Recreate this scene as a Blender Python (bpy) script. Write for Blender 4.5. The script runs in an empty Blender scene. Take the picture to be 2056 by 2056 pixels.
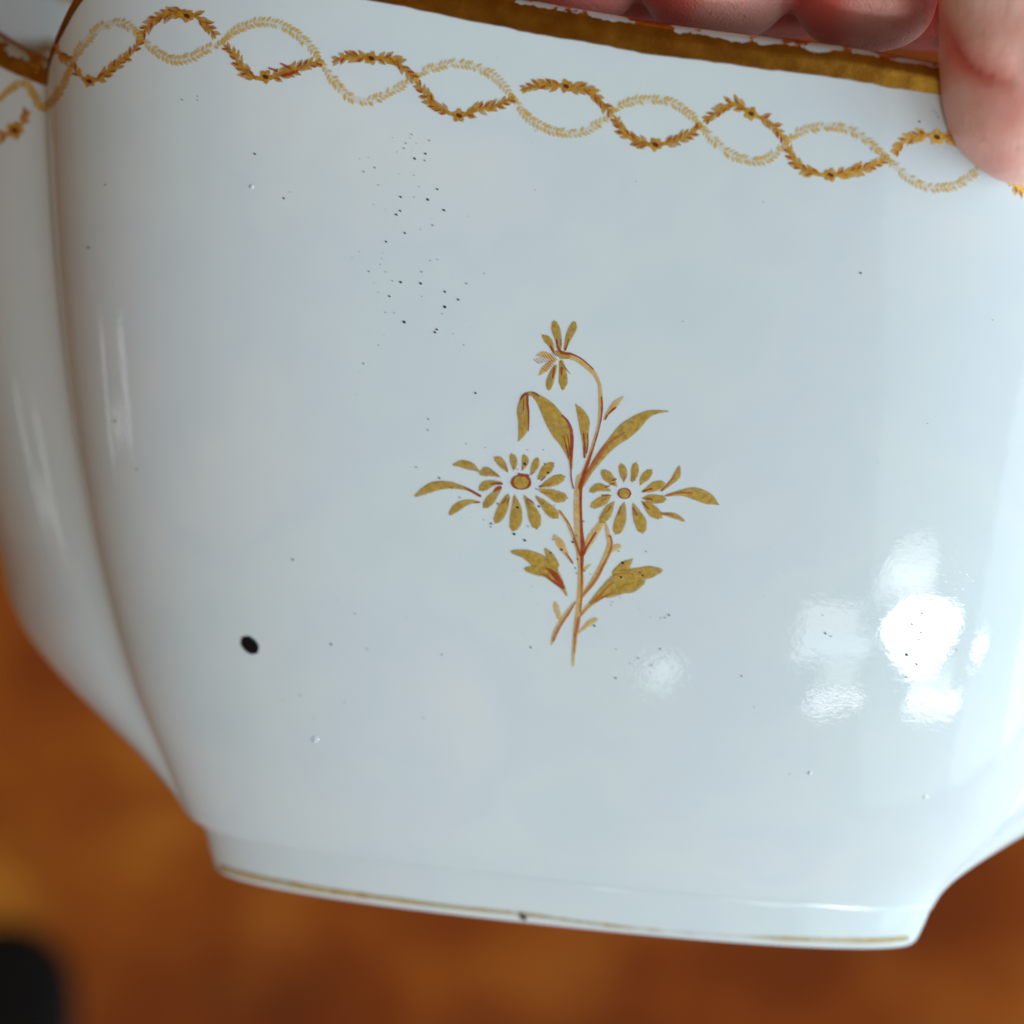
import bpy, bmesh, math, random
import numpy as np
from mathutils import Vector, Matrix, noise
from mathutils.bvhtree import BVHTree
R = math.radians
random.seed(7)

# ------------------------------------------------------------------ camera
scene = bpy.context.scene
col = scene.collection
CAM = Matrix.Translation((0, 0, 0.68)) @ Matrix.Rotation(R(40), 4, 'X')     # looks 50 deg down
cd = bpy.data.cameras.new('camera')
cam = bpy.data.objects.new('camera', cd)
col.objects.link(cam)
cam.matrix_world = CAM
FPX = 5140.0                       # focal length in photo pixels (photo is 2056 wide)
cd.sensor_width = 36
cd.lens = 36 * FPX / 2056
cd.clip_start = .01
cd.clip_end = 50
cd.dof.use_dof = True
cd.dof.focus_distance = .2735
cd.dof.aperture_fstop = cd.lens / 7.8
scene.camera = cam

# ------------------------------------------------------------------ world and lamps
w = bpy.data.worlds.new('World'); scene.world = w; w.use_nodes = True
bg = w.node_tree.nodes['Background']
bg.inputs[0].default_value = (1.0, .56, .25, 1)
bg.inputs[1].default_value = .165

def cam_dir(v):
    return (CAM.to_3x3() @ Vector(v)).normalized()

def area_lamp(name, direction, dist, sx, sy, radiance, color, shape='RECTANGLE', roll=0.0, target=(0, 0, -.28)):
    """lamp at a direction given from the bowl, in camera axes"""
    d = cam_dir(direction)
    tgt = CAM @ Vector(target)
    L = bpy.data.lights.new(name, 'AREA')
    L.shape = shape; L.size = sx; L.size_y = sy
    area = sx * sy * (math.pi / 4 if shape == 'ELLIPSE' else 1)
    L.energy = radiance * area * math.pi
    L.color = color
    o = bpy.data.objects.new(name, L); col.objects.link(o)
    o.matrix_world = Matrix.Translation(tgt + d * dist) @ d.to_track_quat('Z', 'Y').to_matrix().to_4x4() @ Matrix.Rotation(roll, 4, 'Z')
    return o

area_lamp('key_light', (.90, -.33, .30), 1.6, 1.7, 1.7, 3.4, (.76, .92, 1.0), 'ELLIPSE')  # unseen key lamp added on the right for the falloff to the left
area_lamp('key_light', (.90, -.33, .30), 1.75, 3.0, 3.0, 1.45, (.76, .92, 1.0), 'ELLIPSE')  # wider, dimmer lamp added behind it to soften its reflected edge
area_lamp('fill_light', (.56, -.38, .74), 1.6, 1.9, 1.9, .78, (.76, .92, 1.0))  # unseen fill lamp added to brighten the fingers and bowl front
def gap_lamp(name, d, dist, sx, sy, dx, radiance, color, shape):
    """bright gap between the trees outside the window; d, dx in camera axes"""
    o = area_lamp(name, d, dist * .001, sx * .001, sy * .001, radiance, color, shape)
    z = cam_dir(d); x = CAM.to_3x3() @ Vector(dx); x = (x - z * x.dot(z)).normalized(); y = z.cross(x)
    m = Matrix((x, y, z)).transposed().to_4x4(); m.translation = o.matrix_world.translation
    o.matrix_world = m
WHITE = (.95, .98, 1.0); BLUE = (.72, .85, 1.0); GREEN = (.82, 1.0, .88)
for nm, d, dist, sx, sy, dx, L, c, shp in [
    ('window_gap', (.2400, -.6730, .6990), 1300, 300, 104, (309, 0, -99), 24, WHITE, 'ELLIPSE'),
    ('window_gap', (.2500, -.6930, .6760), 1290, 200, 90, (309, 0, -99), 16, WHITE, 'ELLIPSE'),
    ('window_gap', (.1830, -.6070, .7730), 1310, 186, 96, (243, -6, -53), 3.8, WHITE, 'ELLIPSE'),
    ('window_gap', (.1740, -.6280, .7580), 1315, 222, 76, (243, -6, -53), 3.0, WHITE, 'ELLIPSE'),
    ('window_gap', (.0255, -.6564, .7540), 1300, 148, 52, (164, -13, -11), 3.4, WHITE, 'RECTANGLE'),
    ('window_gap', (.0399, -.6870, .7256), 1295, 176, 46, (195, -16, -20), 4.6, BLUE, 'RECTANGLE'),
    ('window_gap', (.0648, -.7351, .6748), 1300, 130, 20, (144, -8, -17), 8.0, WHITE, 'RECTANGLE'),
    ('window_gap', (.3083, -.7372, .6013), 1300, 240, 36, (256, 3, -116), 10., WHITE, 'RECTANGLE'),
    ('window_gap', (.3000, -.7180, .6280), 1290, 140, 36, (160, 6, -61), 4.4, GREEN, 'RECTANGLE'),
    ('window_gap', (.4311, -.6783, .5950), 1300, 84, 46, (106, 16, -52), 12, WHITE, 'ELLIPSE'),
    ('window_gap', (-.1782, -.6907, .7008), 1300, 42, 60, (48, -4, 8), 4.2, GREEN, 'ELLIPSE'),
    ('window_gap', (.0595, -.7141, .6975), 1295, 84, 34, (100, -9, -13), 2.8, GREEN, 'RECTANGLE'),
    ('side_window', (-.9702, -.2423, .005), 1300, 50, 170, (10, -25, 111), 1.6, WHITE, 'RECTANGLE'),
    ('side_window', (-.9364, -.2843, .2058), 1300, 60, 160, (35, -21, 112), 1.6, WHITE, 'RECTANGLE'),
    ('side_window', (-.9550, -.2950, .1050), 1300, 150, 46, (20, -25, 111), 1.3, WHITE, 'RECTANGLE'),
]: gap_lamp(nm, d, dist, sx, sy, dx, L, c, shp)


vs = scene.view_settings
vs.view_transform = 'Standard'; vs.look = 'None'; vs.exposure = 0.15; vs.gamma = 1

# ------------------------------------------------------------------ helpers
def link(name, me, mat=None, parent=None, smooth=True):
    o = bpy.data.objects.new(name, me)
    col.objects.link(o)
    if mat and not me.materials: me.materials.append(mat)
    if parent: o.parent = parent
    if smooth: me.polygons.foreach_set('use_smooth', [True] * len(me.polygons))
    return o

def mesh(name, v, f):
    me = bpy.data.meshes.new(name)
    me.from_pydata([tuple(p) for p in v], [], f)
    me.update()
    return me

def tag(o, label=None, cat=None, group=None, kind=None):
    if label: o['label'] = label
    if cat: o['category'] = cat
    if group: o['group'] = group
    if kind: o['kind'] = kind

class NT:
    def __init__(s, name):
        s.m = bpy.data.materials.new(name); s.m.use_nodes = True
        s.t = s.m.node_tree; s.n = s.t.nodes; s.l = s.t.links
        s.b = s.n['Principled BSDF']; s.out = s.n['Material Output']
    def node(s, ty, **k):
        n = s.n.new(ty)
        for a, b in k.items():
            if a.startswith('i_'): n.inputs[a[2:].replace('_', ' ')].default_value = b
            else: setattr(n, a, b)
        return n
    def link(s, a, b): s.l.new(a, b)
    def coord(s): return s.node('ShaderNodeTexCoord').outputs['Object']
    def noise(s, scale, detail=3, rough=.5, vec=None):
        n = s.node('ShaderNodeTexNoise'); n.inputs['Scale'].default_value = scale
        n.inputs['Detail'].default_value = detail; n.inputs['Roughness'].default_value = rough
        s.link(vec or s.coord(), n.inputs['Vector'])
        return n.outputs['Fac']
    def ramp(s, fac, stops):
        r = s.node('ShaderNodeValToRGB')
        e = r.color_ramp.elements
        while len(e) < len(stops): e.new(.5)
        for k, (p, c) in enumerate(stops):
            e[k].position = p; e[k].color = c if len(c) == 4 else (*c, 1)
        s.link(fac, r.inputs[0]); return r.outputs[0]
    def math(s, op, a, b=None):
        n = s.node('ShaderNodeMath', operation=op)
        for k, x in enumerate((a, b)):
            if x is None: continue
            if isinstance(x, (int, float)): n.inputs[k].default_value = x
            else: s.link(x, n.inputs[k])
        return n.outputs[0]
    def mixc(s, fac, a, b):
        n = s.node('ShaderNodeMix', data_type='RGBA')
        for sock, x in ((n.inputs[0], fac), (n.inputs[6], a), (n.inputs[7], b)):
            if isinstance(x, (int, float)): sock.default_value = x
            elif isinstance(x, tuple): sock.default_value = x if len(x) == 4 else (*x, 1)
            else: s.link(x, sock)
        return n.outputs[2]
    def bump(s, h, strength, dist, prev=None):
        n = s.node('ShaderNodeBump'); n.inputs['Strength'].default_value = strength
        n.inputs['Distance'].default_value = dist
        s.link(h, n.inputs['Height'])
        if prev: s.link(prev, n.inputs['Normal'])
        return n.outputs[0]

# ------------------------------------------------------------------ materials
def m_porcelain(name='porcelain_glaze'):
    k = NT(name)
    big = k.noise(38, 3, .55); mid = k.noise(120, 4, .6)
    c = k.ramp(big, [(.28, (.57, .69, .735)), (.46, (.62, .72, .755)), (.54, (.60, .70, .76)), (.72, (.665, .735, .76))])
    c = k.mixc(k.math('MULTIPLY', mid, .18), c, (.56, .66, .70))
    k.link(c, k.b.inputs['Base Color'])
    k.b.inputs['Roughness'].default_value = .02
    k.b.inputs['IOR'].default_value = 1.5
    k.b.inputs['Subsurface Weight'].default_value = .08
    k.b.inputs['Subsurface Radius'].default_value = (1, .9, .8)
    k.b.inputs['Subsurface Scale'].default_value = .0015
    b = k.bump(k.noise(60, 2, .5), .05, .0012)
    b = k.bump(k.noise(1100, 2, .6), .06, .00012, b)
    pits = k.noise(2600, 2, .7)
    b = k.bump(k.math('GREATER_THAN', pits, .66), .05, .00005, b)
    k.link(b, k.b.inputs['Normal'])
    return k.m
def m_decal(name, color, color2, metallic, rough, alpha=1.0, wear=.0, scale=1800):
    k = NT(name)
    n = k.noise(scale, 3, .6)
    k.link(k.mixc(k.ramp(n, [(.35, (0, 0, 0)), (.65, (1, 1, 1))]), color, color2), k.b.inputs['Base Color'])
    k.b.inputs['Metallic'].default_value = metallic
    k.b.inputs['Roughness'].default_value = rough
    k.link(k.bump(n, .35, .00006), k.b.inputs['Normal'])
    at = k.node('ShaderNodeAttribute', attribute_name='soft')
    a = k.math('MULTIPLY', at.outputs['Fac'], alpha)
    if wear:
        wn = k.noise(scale * .55, 4, .65)
        wr = k.ramp(wn, [(.34, (1 - wear,) * 3), (.52, (1, 1, 1))])
        a = k.math('MULTIPLY', a, wr)
    mx = k.node('ShaderNodeMixShader'); tr = k.node('ShaderNodeBsdfTransparent')
    k.link(a, mx.inputs[0]); k.link(tr.outputs[0], mx.inputs[1]); k.link(k.b.outputs[0], mx.inputs[2])
    k.link(mx.outputs[0], k.out.inputs['Surface'])
    return k.m
M = {}
M['porcelain'] = m_porcelain()
M['gold'] = m_decal('ochre_gilding', (.40, .25, .030), (.56, .38, .07), .25, .38, .95, .3)
M['pale'] = m_decal('thin_ochre_gilding', (.62, .38, .10), (.72, .50, .17), .1, .4, .85, .5)
M['garland'] = m_decal('garland_gilding', (.64, .31, .028), (.88, .54, .07), .6, .30, .93, .3)
M['garland_pale'] = m_decal('worn_garland_gilding', (.66, .40, .05), (.76, .52, .11), .1, .4, .9, .4)
M['red'] = m_decal('iron_red_enamel', (.30, .030, .014), (.36, .07, .022), .0, .3, .95, .25)
M['orange'] = m_decal('thin_red_enamel', (.44, .115, .03), (.50, .18, .05), .0, .3, .85, .3)
M['dark'] = m_decal('dark_red_enamel', (.07, .018, .012), (.12, .03, .015), .0, .3, .95)
M['black'] = m_decal('black_iron_fleck', (.004, .004, .006), (.008, .007, .008), .0, .6, 1.0)
M['black'].node_tree.nodes['Principled BSDF'].inputs['Specular IOR Level'].default_value = .1
M['foot_line'] = m_decal('ochre_foot_line', (.42, .30, .07), (.60, .46, .20), .15, .4, .9, .5, 900)

def m_rim():
    k = NT('worn_rim_gilding')
    n = k.noise(420, 4, .6); fine = k.noise(3000, 3, .6)
    c = k.ramp(n, [(.25, (.30, .135, .018)), (.5, (.40, .20, .026)), (.75, (.58, .32, .05))])
    c = k.mixc(k.math('MULTIPLY', fine, .25), c, (.25, .11, .02))
    k.link(c, k.b.inputs['Base Color'])
    k.b.inputs['Metallic'].default_value = 1.0
    k.b.inputs['Roughness'].default_value = .27
    k.link(k.bump(fine, .3, .00006, k.bump(n, .2, .0002)), k.b.inputs['Normal'])
    at = k.node('ShaderNodeAttribute', attribute_name='soft')
    at2 = k.node('ShaderNodeAttribute', attribute_name='worn')
    wn = k.noise(330, 4, .6)
    lim = k.math('SUBTRACT', .82, k.math('MULTIPLY', at2.outputs['Fac'], .36))
    worn = k.math('GREATER_THAN', wn, lim)
    a = k.math('MULTIPLY', at.outputs['Fac'], k.math('SUBTRACT', 1.0, k.math('MULTIPLY', worn, .85)))
    mx = k.node('ShaderNodeMixShader'); tr = k.node('ShaderNodeBsdfTransparent')
    k.link(a, mx.inputs[0]); k.link(tr.outputs[0], mx.inputs[1]); k.link(k.b.outputs[0], mx.inputs[2])
    k.link(mx.outputs[0], k.out.inputs['Surface'])
    return k.m
M['rim'] = m_rim()

def m_floor():
    k = NT('polished_brown_floor')
    c1 = k.noise(6, 4, .6); c2 = k.noise(20, 3, .6)
    mp = k.node('ShaderNodeMapping'); mp.inputs['Scale'].default_value = (1, 9, 1); mp.inputs['Rotation'].default_value = (0, 0, .5)
    k.link(k.coord(), mp.inputs[0])
    g = k.noise(14, 4, .6, mp.outputs[0])
    c = k.ramp(c1, [(.32, (.11, .016, .003)), (.45, (.28, .052, .005)), (.54, (.46, .12, .010)), (.64, (.90, .38, .04))])
    c = k.mixc(k.math('MULTIPLY', g, .5), c, (.18, .04, .008))
    c = k.mixc(k.math('MULTIPLY', k.ramp(c2, [(.5, (0, 0, 0)), (.75, (1, 1, 1))]), .4), c, (.55, .20, .03))
    k.link(c, k.b.inputs['Base Color'])
    k.b.inputs['Roughness'].default_value = .45
    k.link(k.bump(c2, .3, .002), k.b.inputs['Normal'])
    return k.m
M['floor'] = m_floor()

def m_skin():
    k = NT('hand_skin')
    n = k.noise(150, 3, .6); n2 = k.noise(420, 3, .6)
    c = k.ramp(n, [(.3, (.90, .48, .42)), (.5, (.94, .57, .50)), (.7, (.97, .72, .65))])
    c = k.mixc(k.math('MULTIPLY', k.ramp(n2, [(.4, (0, 0, 0)), (.7, (1, 1, 1))]), .3), c, (.88, .50, .43))
    red = k.node('ShaderNodeAttribute', attribute_name='flush_shade')
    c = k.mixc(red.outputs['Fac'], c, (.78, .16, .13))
    k.link(c, k.b.inputs['Base Color'])
    k.b.inputs['Roughness'].default_value = .36
    k.b.inputs['Subsurface Weight'].default_value = .25
    k.b.inputs['Subsurface Radius'].default_value = (1, .35, .2)
    k.b.inputs['Subsurface Scale'].default_value = .002
    mp = k.node('ShaderNodeMapping'); mp.inputs['Scale'].default_value = (1, .12, .6); k.link(k.coord(), mp.inputs[0])
    wr = k.noise(900, 4, .6, mp.outputs[0])
    lines = k.ramp(wr, [(.60, (1, 1, 1)), (.66, (0, 0, 0))])
    v = k.node('ShaderNodeTexVoronoi', feature='DISTANCE_TO_EDGE'); v.inputs['Scale'].default_value = 2300
    k.link(k.coord(), v.inputs['Vector'])
    b = k.bump(v.outputs['Distance'], .7, .00014)
    b = k.bump(lines, .5, .00018, b)
    b = k.bump(k.noise(260, 3, .5), .4, .0006, b)
    k.link(b, k.b.inputs['Normal'])
    return k.m
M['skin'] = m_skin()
k = NT('finger_nail'); k.b.inputs['Base Color'].default_value = (.72, .42, .36, 1); k.b.inputs['Roughness'].default_value = .25
k.link(k.bump(k.noise(500, 3, .5), .2, .0002), k.b.inputs['Normal']); M['nail'] = k.m
k = NT('matt_black'); n = k.noise(60, 3, .5); k.link(k.ramp(n, [(.3, (.004, .004, .005)), (.7, (.010, .010, .010))]), k.b.inputs['Base Color'])
k.b.inputs['Roughness'].default_value = .6; k.b.inputs['Specular IOR Level'].default_value = .1; M['matt_black'] = k.m

# ------------------------------------------------------------------ floor
def floor():
    n = 60; S = 6.0
    v = []; f = []
    for j in range(n + 1):
        for i in range(n + 1):
            x = (i / n - .5) * S; y = (j / n - .35) * S
            v.append((x, y, 0))
    for j in range(n):
        for i in range(n):
            a = j * (n + 1) + i; f.append((a, a + 1, a + n + 2, a + n + 1))
    o = link('floor', mesh('floor', v, f), M['floor']); tag(o, kind='structure')
floor()

# ------------------------------------------------------------------ the bowl (local axes: x right, y up its height, z to the viewer; millimetres)
PB = dict(roll=-.0623, pitch=.1959, yaw=-.1228, t=(11.1098, -39.5706, -43.899), H=105.5576, shear=-.1042, f=12.2, g=27.3747, Ar=65.4751)
KT = np.array([.045, .062, .085, .115, .16, .28, .45, .65, .85, 1.])
KA = np.array([43.1, 43.6, 44.9, 47.1, 49.9, 54.9, 59.7, 63.1, 64.9, 65.48])
def natural_spline(T, A):
    n = len(T); h = np.diff(T); Mx = np.zeros((n, n)); rhs = np.zeros(n); Mx[0, 0] = Mx[-1, -1] = 1
    for i in range(1, n - 1):
        Mx[i, i - 1] = h[i - 1]; Mx[i, i] = 2 * (h[i - 1] + h[i]); Mx[i, i + 1] = h[i]
        rhs[i] = 6 * ((A[i + 1] - A[i]) / h[i] - (A[i] - A[i - 1]) / h[i - 1])
    return np.linalg.solve(Mx, rhs)
KM = natural_spline(KT, KA)
def hermite(t, T, A, S):
    t = np.clip(t, T[0], T[-1])
    i = np.clip(np.searchsorted(T, t) - 1, 0, len(T) - 2)
    h = T[i + 1] - T[i]; a = T[i + 1] - t; b = t - T[i]
    return S[i] * a ** 3 / (6 * h) + S[i + 1] * b ** 3 / (6 * h) + (A[i] / h - S[i] * h / 6) * a + (A[i + 1] / h - S[i + 1] * h / 6) * b
def sstep(a, b, x):
    u = np.clip((x - a) / (b - a), 0, 1); return u * u * (3 - 2 * u)
def dims(t):
    A = hermite(t, KT, KA, KM)
    u = np.clip((t - .06) / .94, 0, 1)
    f = (10.5 + 7.0 * (1 - (1 - u) ** 2)) * A / PB['Ar']
    B = 60.0 - .53 * (PB['Ar'] - A) - f
    g = PB['g'] * A / PB['Ar'] * (.06 + .94 * sstep(.015, .27, t))
    return A, B, f, g
RWs = np.array([-1, -.55, -.45, -.31, -.13, .11, .28, .39, .6, 1.])
RWy = np.array([0, .2, .40, .1, -.42, -.50, 0., .45, .2, 0])
def ttop(panel, s):
    if panel in (1, 3):                                # the two ends are cut lower than the long sides
        return 1 - .155 * (.5 + .5 * np.abs(s) ** 3)
    if panel == 2:
        return 1 - .155 * np.clip((np.abs(s) - .2) / .8, 0, 1) ** .8
    u = np.clip((np.abs(s) - .80) / .20, 0, 1)
    return .9945 - .1495 * u ** 1.3
def section(panel, s, t):
    A, B, f, g = dims(t)
    u = 1 - (1 - np.clip((t - .06) / .94, 0, 1)) ** 2
    dl = .02 + (.09 if panel in (0, 2) else .20) * u
    p = 2.4 + (1.6 * u if panel in (0, 2) else 0)
    if panel == 3 or (panel in (0, 2) and s < 0):        # the belly overhangs the left end of the foot
        A = A + 1.7 * sstep(.052, .066, t) * np.exp(-(max(t - .066, 0) / .05) ** 2)
    if panel == 3: g = g + 4.6 * np.exp(-((t - .17) / .085) ** 2) * sstep(.055, .10, t)
    e = (np.sqrt(np.clip(1 - np.abs(s) ** p, 0, None) + dl * dl) - dl) / (np.sqrt(1 + dl * dl) - dl)
    if panel == 0: x, z = A * s, B + f * e
    elif panel == 1: x, z = A + g * e, B * s
    elif panel == 2: x, z = A * s, -(B + f * e)
    else: x, z = -(A + g * e), B * s
    y = t * PB['H'] + PB['shear'] * x * t
    if panel == 0: y = y + np.interp(s, RWs, RWy) * t ** 6
    return np.stack([x + 0 * t, y, z + 0 * t], -1)
LIPR = 1.55
def body_point(panel, s, q):
    """q 0..1 outside wall, 1..2 over the lip, 2..3 inside wall down to the floor of the bowl"""
    tt = ttop(panel, s); tl = tt - LIPR / PB['H']
    if q <= 1:
        return section(panel, s, .045 + (tl - .045) * q)
    def inset(P, d):
        rx = 1 - d / 60.; rz = 1 - d / 52.
        return np.array([P[0] * rx, P[1], P[2] * rz])
    if q <= 2:
        ph = (q - 1) * math.pi
        P = section(panel, s, tl)
        P = inset(P, LIPR * (1 - math.cos(ph))); P[1] += LIPR * math.sin(ph)
        return P
    v = q - 2
    tin = tl + (.11 - tl) * min(v / .85, 1)
    P = inset(section(panel, s, tin), 2 * LIPR + 1.0 * v)
    if v > .85:
        r = 1 - (v - .85) / .15
        P = P * np.array([r, 1, r]); P[1] = .11 * PB['H'] - 1.5 * (1 - r)
    return P
def perimeter(n):
    out = []
    for panel, sg in ((0, 1), (1, -1), (2, -1), (3, 1)):
        for i in range(n):
            out.append((panel, sg * math.sin(math.pi / 2 * (2 * i / n - 1))))
    return out
def mm(P): return np.asarray(P) / 1000.0

bowl = bpy.data.objects.new('porcelain_bowl', None); col.objects.link(bowl)
tag(bowl, 'white porcelain bowl with worn gilt rim, gold flower spray and garland border, held up', 'bowl')
Rb = Matrix.Rotation(PB['roll'], 4, 'Z') @ Matrix.Rotation(PB['pitch'], 4, 'X') @ Matrix.Rotation(PB['yaw'], 4, 'Y')
BL2CAM = Matrix.Translation(Vector((PB['t'][0], PB['t'][1], PB['t'][2] - 300)) / 1000) @ Rb
bowl.matrix_world = CAM @ BL2CAM
CAM2BL = BL2CAM.inverted()

def build_body():
    per = perimeter(88)
    qs = list(np.linspace(0, 1, 130)) + list(np.linspace(1, 2, 12))[1:] + list(np.linspace(2, 2.85, 40))[1:] + list(np.linspace(2.85, 3, 12))[1:-1]
    V = []
    for q in qs:
        for (pn, s) in per: V.append(mm(body_point(pn, np.float64(s), float(q))))
    n = len(per); F = []
    for j in range(len(qs) - 1):
        for i in range(n):
            F.append((j * n + i, j * n + (i + 1) % n, (j + 1) * n + (i + 1) % n, (j + 1) * n + i))
    # bowl floor, inside and underneath
    V.append((0, (.11 * PB['H'] - 1.5) / 1000, 0)); c = len(V) - 1
    b = (len(qs) - 1) * n
    for i in range(n): F.append((b + i, b + (i + 1) % n, c))
    V.append((0, .045 * PB['H'] / 1000, 0)); c = len(V) - 1
    for i in range(n): F.append(((i + 1) % n, i, c))
    return mesh('body', V, F)
body_me = build_body()
body = link('body', body_me, M['porcelain'], bowl)

def foot_plan(t, n=260):
    """rounded front and back, flat ends"""
    T = np.array([0, .010, .030, .058, .075]); A = np.interp(t, T, [41.7, 42.1, 42.75, 43.5, 42.9])
    f = 10.5 * A / PB['Ar']; B = 60.0 - .53 * (PB['Ar'] - A) - f
    pts = []
    for sgn in (1, -1):
        for i in range(n // 2):
            k = -1 + 2 * (i + .5) / (n // 2)
            s = sgn * math.sin(math.pi / 2 * k)
            e = (math.sqrt(max(1 - abs(s) ** 2.4, 0) + .0004) - .02) / .98
            pts.append((A * s, t * PB['H'] + PB['shear'] * A * s * t, sgn * (B + f * e)))
    return np.array(pts)
def build_foot():
    ts = [0, .0, .003, .008] + list(np.linspace(.014, .070, 16)) + [.074, .077]
    rows = []
    for k, t in enumerate(ts):
        P = foot_plan(t)
        ins = {0: 3.0, 1: .55, 2: .18, 3: .02}.get(k, 0)
        if k == len(ts) - 2: ins = .7
        if k == len(ts) - 1: ins = 2.5
        P[:, 0] *= 1 - ins / 43; P[:, 2] *= 1 - ins / 46
        rows.append(P)
    # inside of the foot ring
    inner = foot_plan(.04); inner[:, 0] *= .92; inner[:, 2] *= .92
    rows.insert(0, inner)
    V = mm(np.concatenate(rows)); n = len(rows[0]); F = []
    for j in range(len(rows) - 1):
        for i in range(n): F.append((j * n + i, j * n + (i + 1) % n, (j + 1) * n + (i + 1) % n, (j + 1) * n + i))
    return mesh('foot_ring', V, F)
foot = link('foot_ring', build_foot(), M['porcelain'], bowl)

# gilt rim band, a skin 0.06 mm proud of the glaze
def build_rim():
    per = perimeter(240); n = len(per)
    qb = []
    V = []; soft = []; worn = []
    rows = 16
    def pt(pn, s, q): return body_point(pn, np.float64(s), float(q))
    for i, (pn, s) in enumerate(per):
        sp = s * 9 + pn * 30
        wob = noise.noise((sp * .9, 0, 3)) * .25 + noise.noise((sp * 4, 0, 7)) * .14 + noise.noise((sp * 14, 0, 1)) * .07
        hgt = (1.62 + wob) * ((1 - .5 * max(0, (abs(s) - .8) / .2)) if pn in (0, 2) else .5) / 98.0                      # band height on the outside wall
        ql = [1 - hgt - .0022, 1 - hgt, 1 - hgt * .75, 1 - hgt * .5, 1 - hgt * .25] + list(np.linspace(1, 1.9, 9)) + [2.0, 2.012]
        for j, q in enumerate(ql):
            e = 1e-3
            P = pt(pn, s, q)
            tq = pt(pn, s, q + e) - pt(pn, s, q - e)
            s2 = min(s + .002, .9995); s1 = max(s - .002, -.9995)
            ts = pt(pn, s2, q) - pt(pn, s1, q)
            nn = np.cross(ts, tq)
            if pn in (1, 2): nn = -nn
            nn = nn / (np.linalg.norm(nn) + 1e-12)
            V.append(mm(P + nn * .06))
            soft.append(0. if j in (0, len(ql) - 1) else 1.)
            worn.append(1.0 if 7 <= j <= 9 else (.35 if j in (6, 10) else 0.0))
    m = len(ql); F = []
    for i in range(n):
        a = i * m; b = ((i + 1) % n) * m
        for j in range(m - 1): F.append((a + j, b + j, b + j + 1, a + j + 1))
    me = mesh('gilt_rim', V, F)
    for nm, d in (('soft', soft), ('worn', worn)):
        at = me.attributes.new(nm, 'FLOAT', 'POINT'); at.data.foreach_set('value', d)
    return me
rim = link('gilt_rim', build_rim(), M['rim'], bowl)

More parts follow.
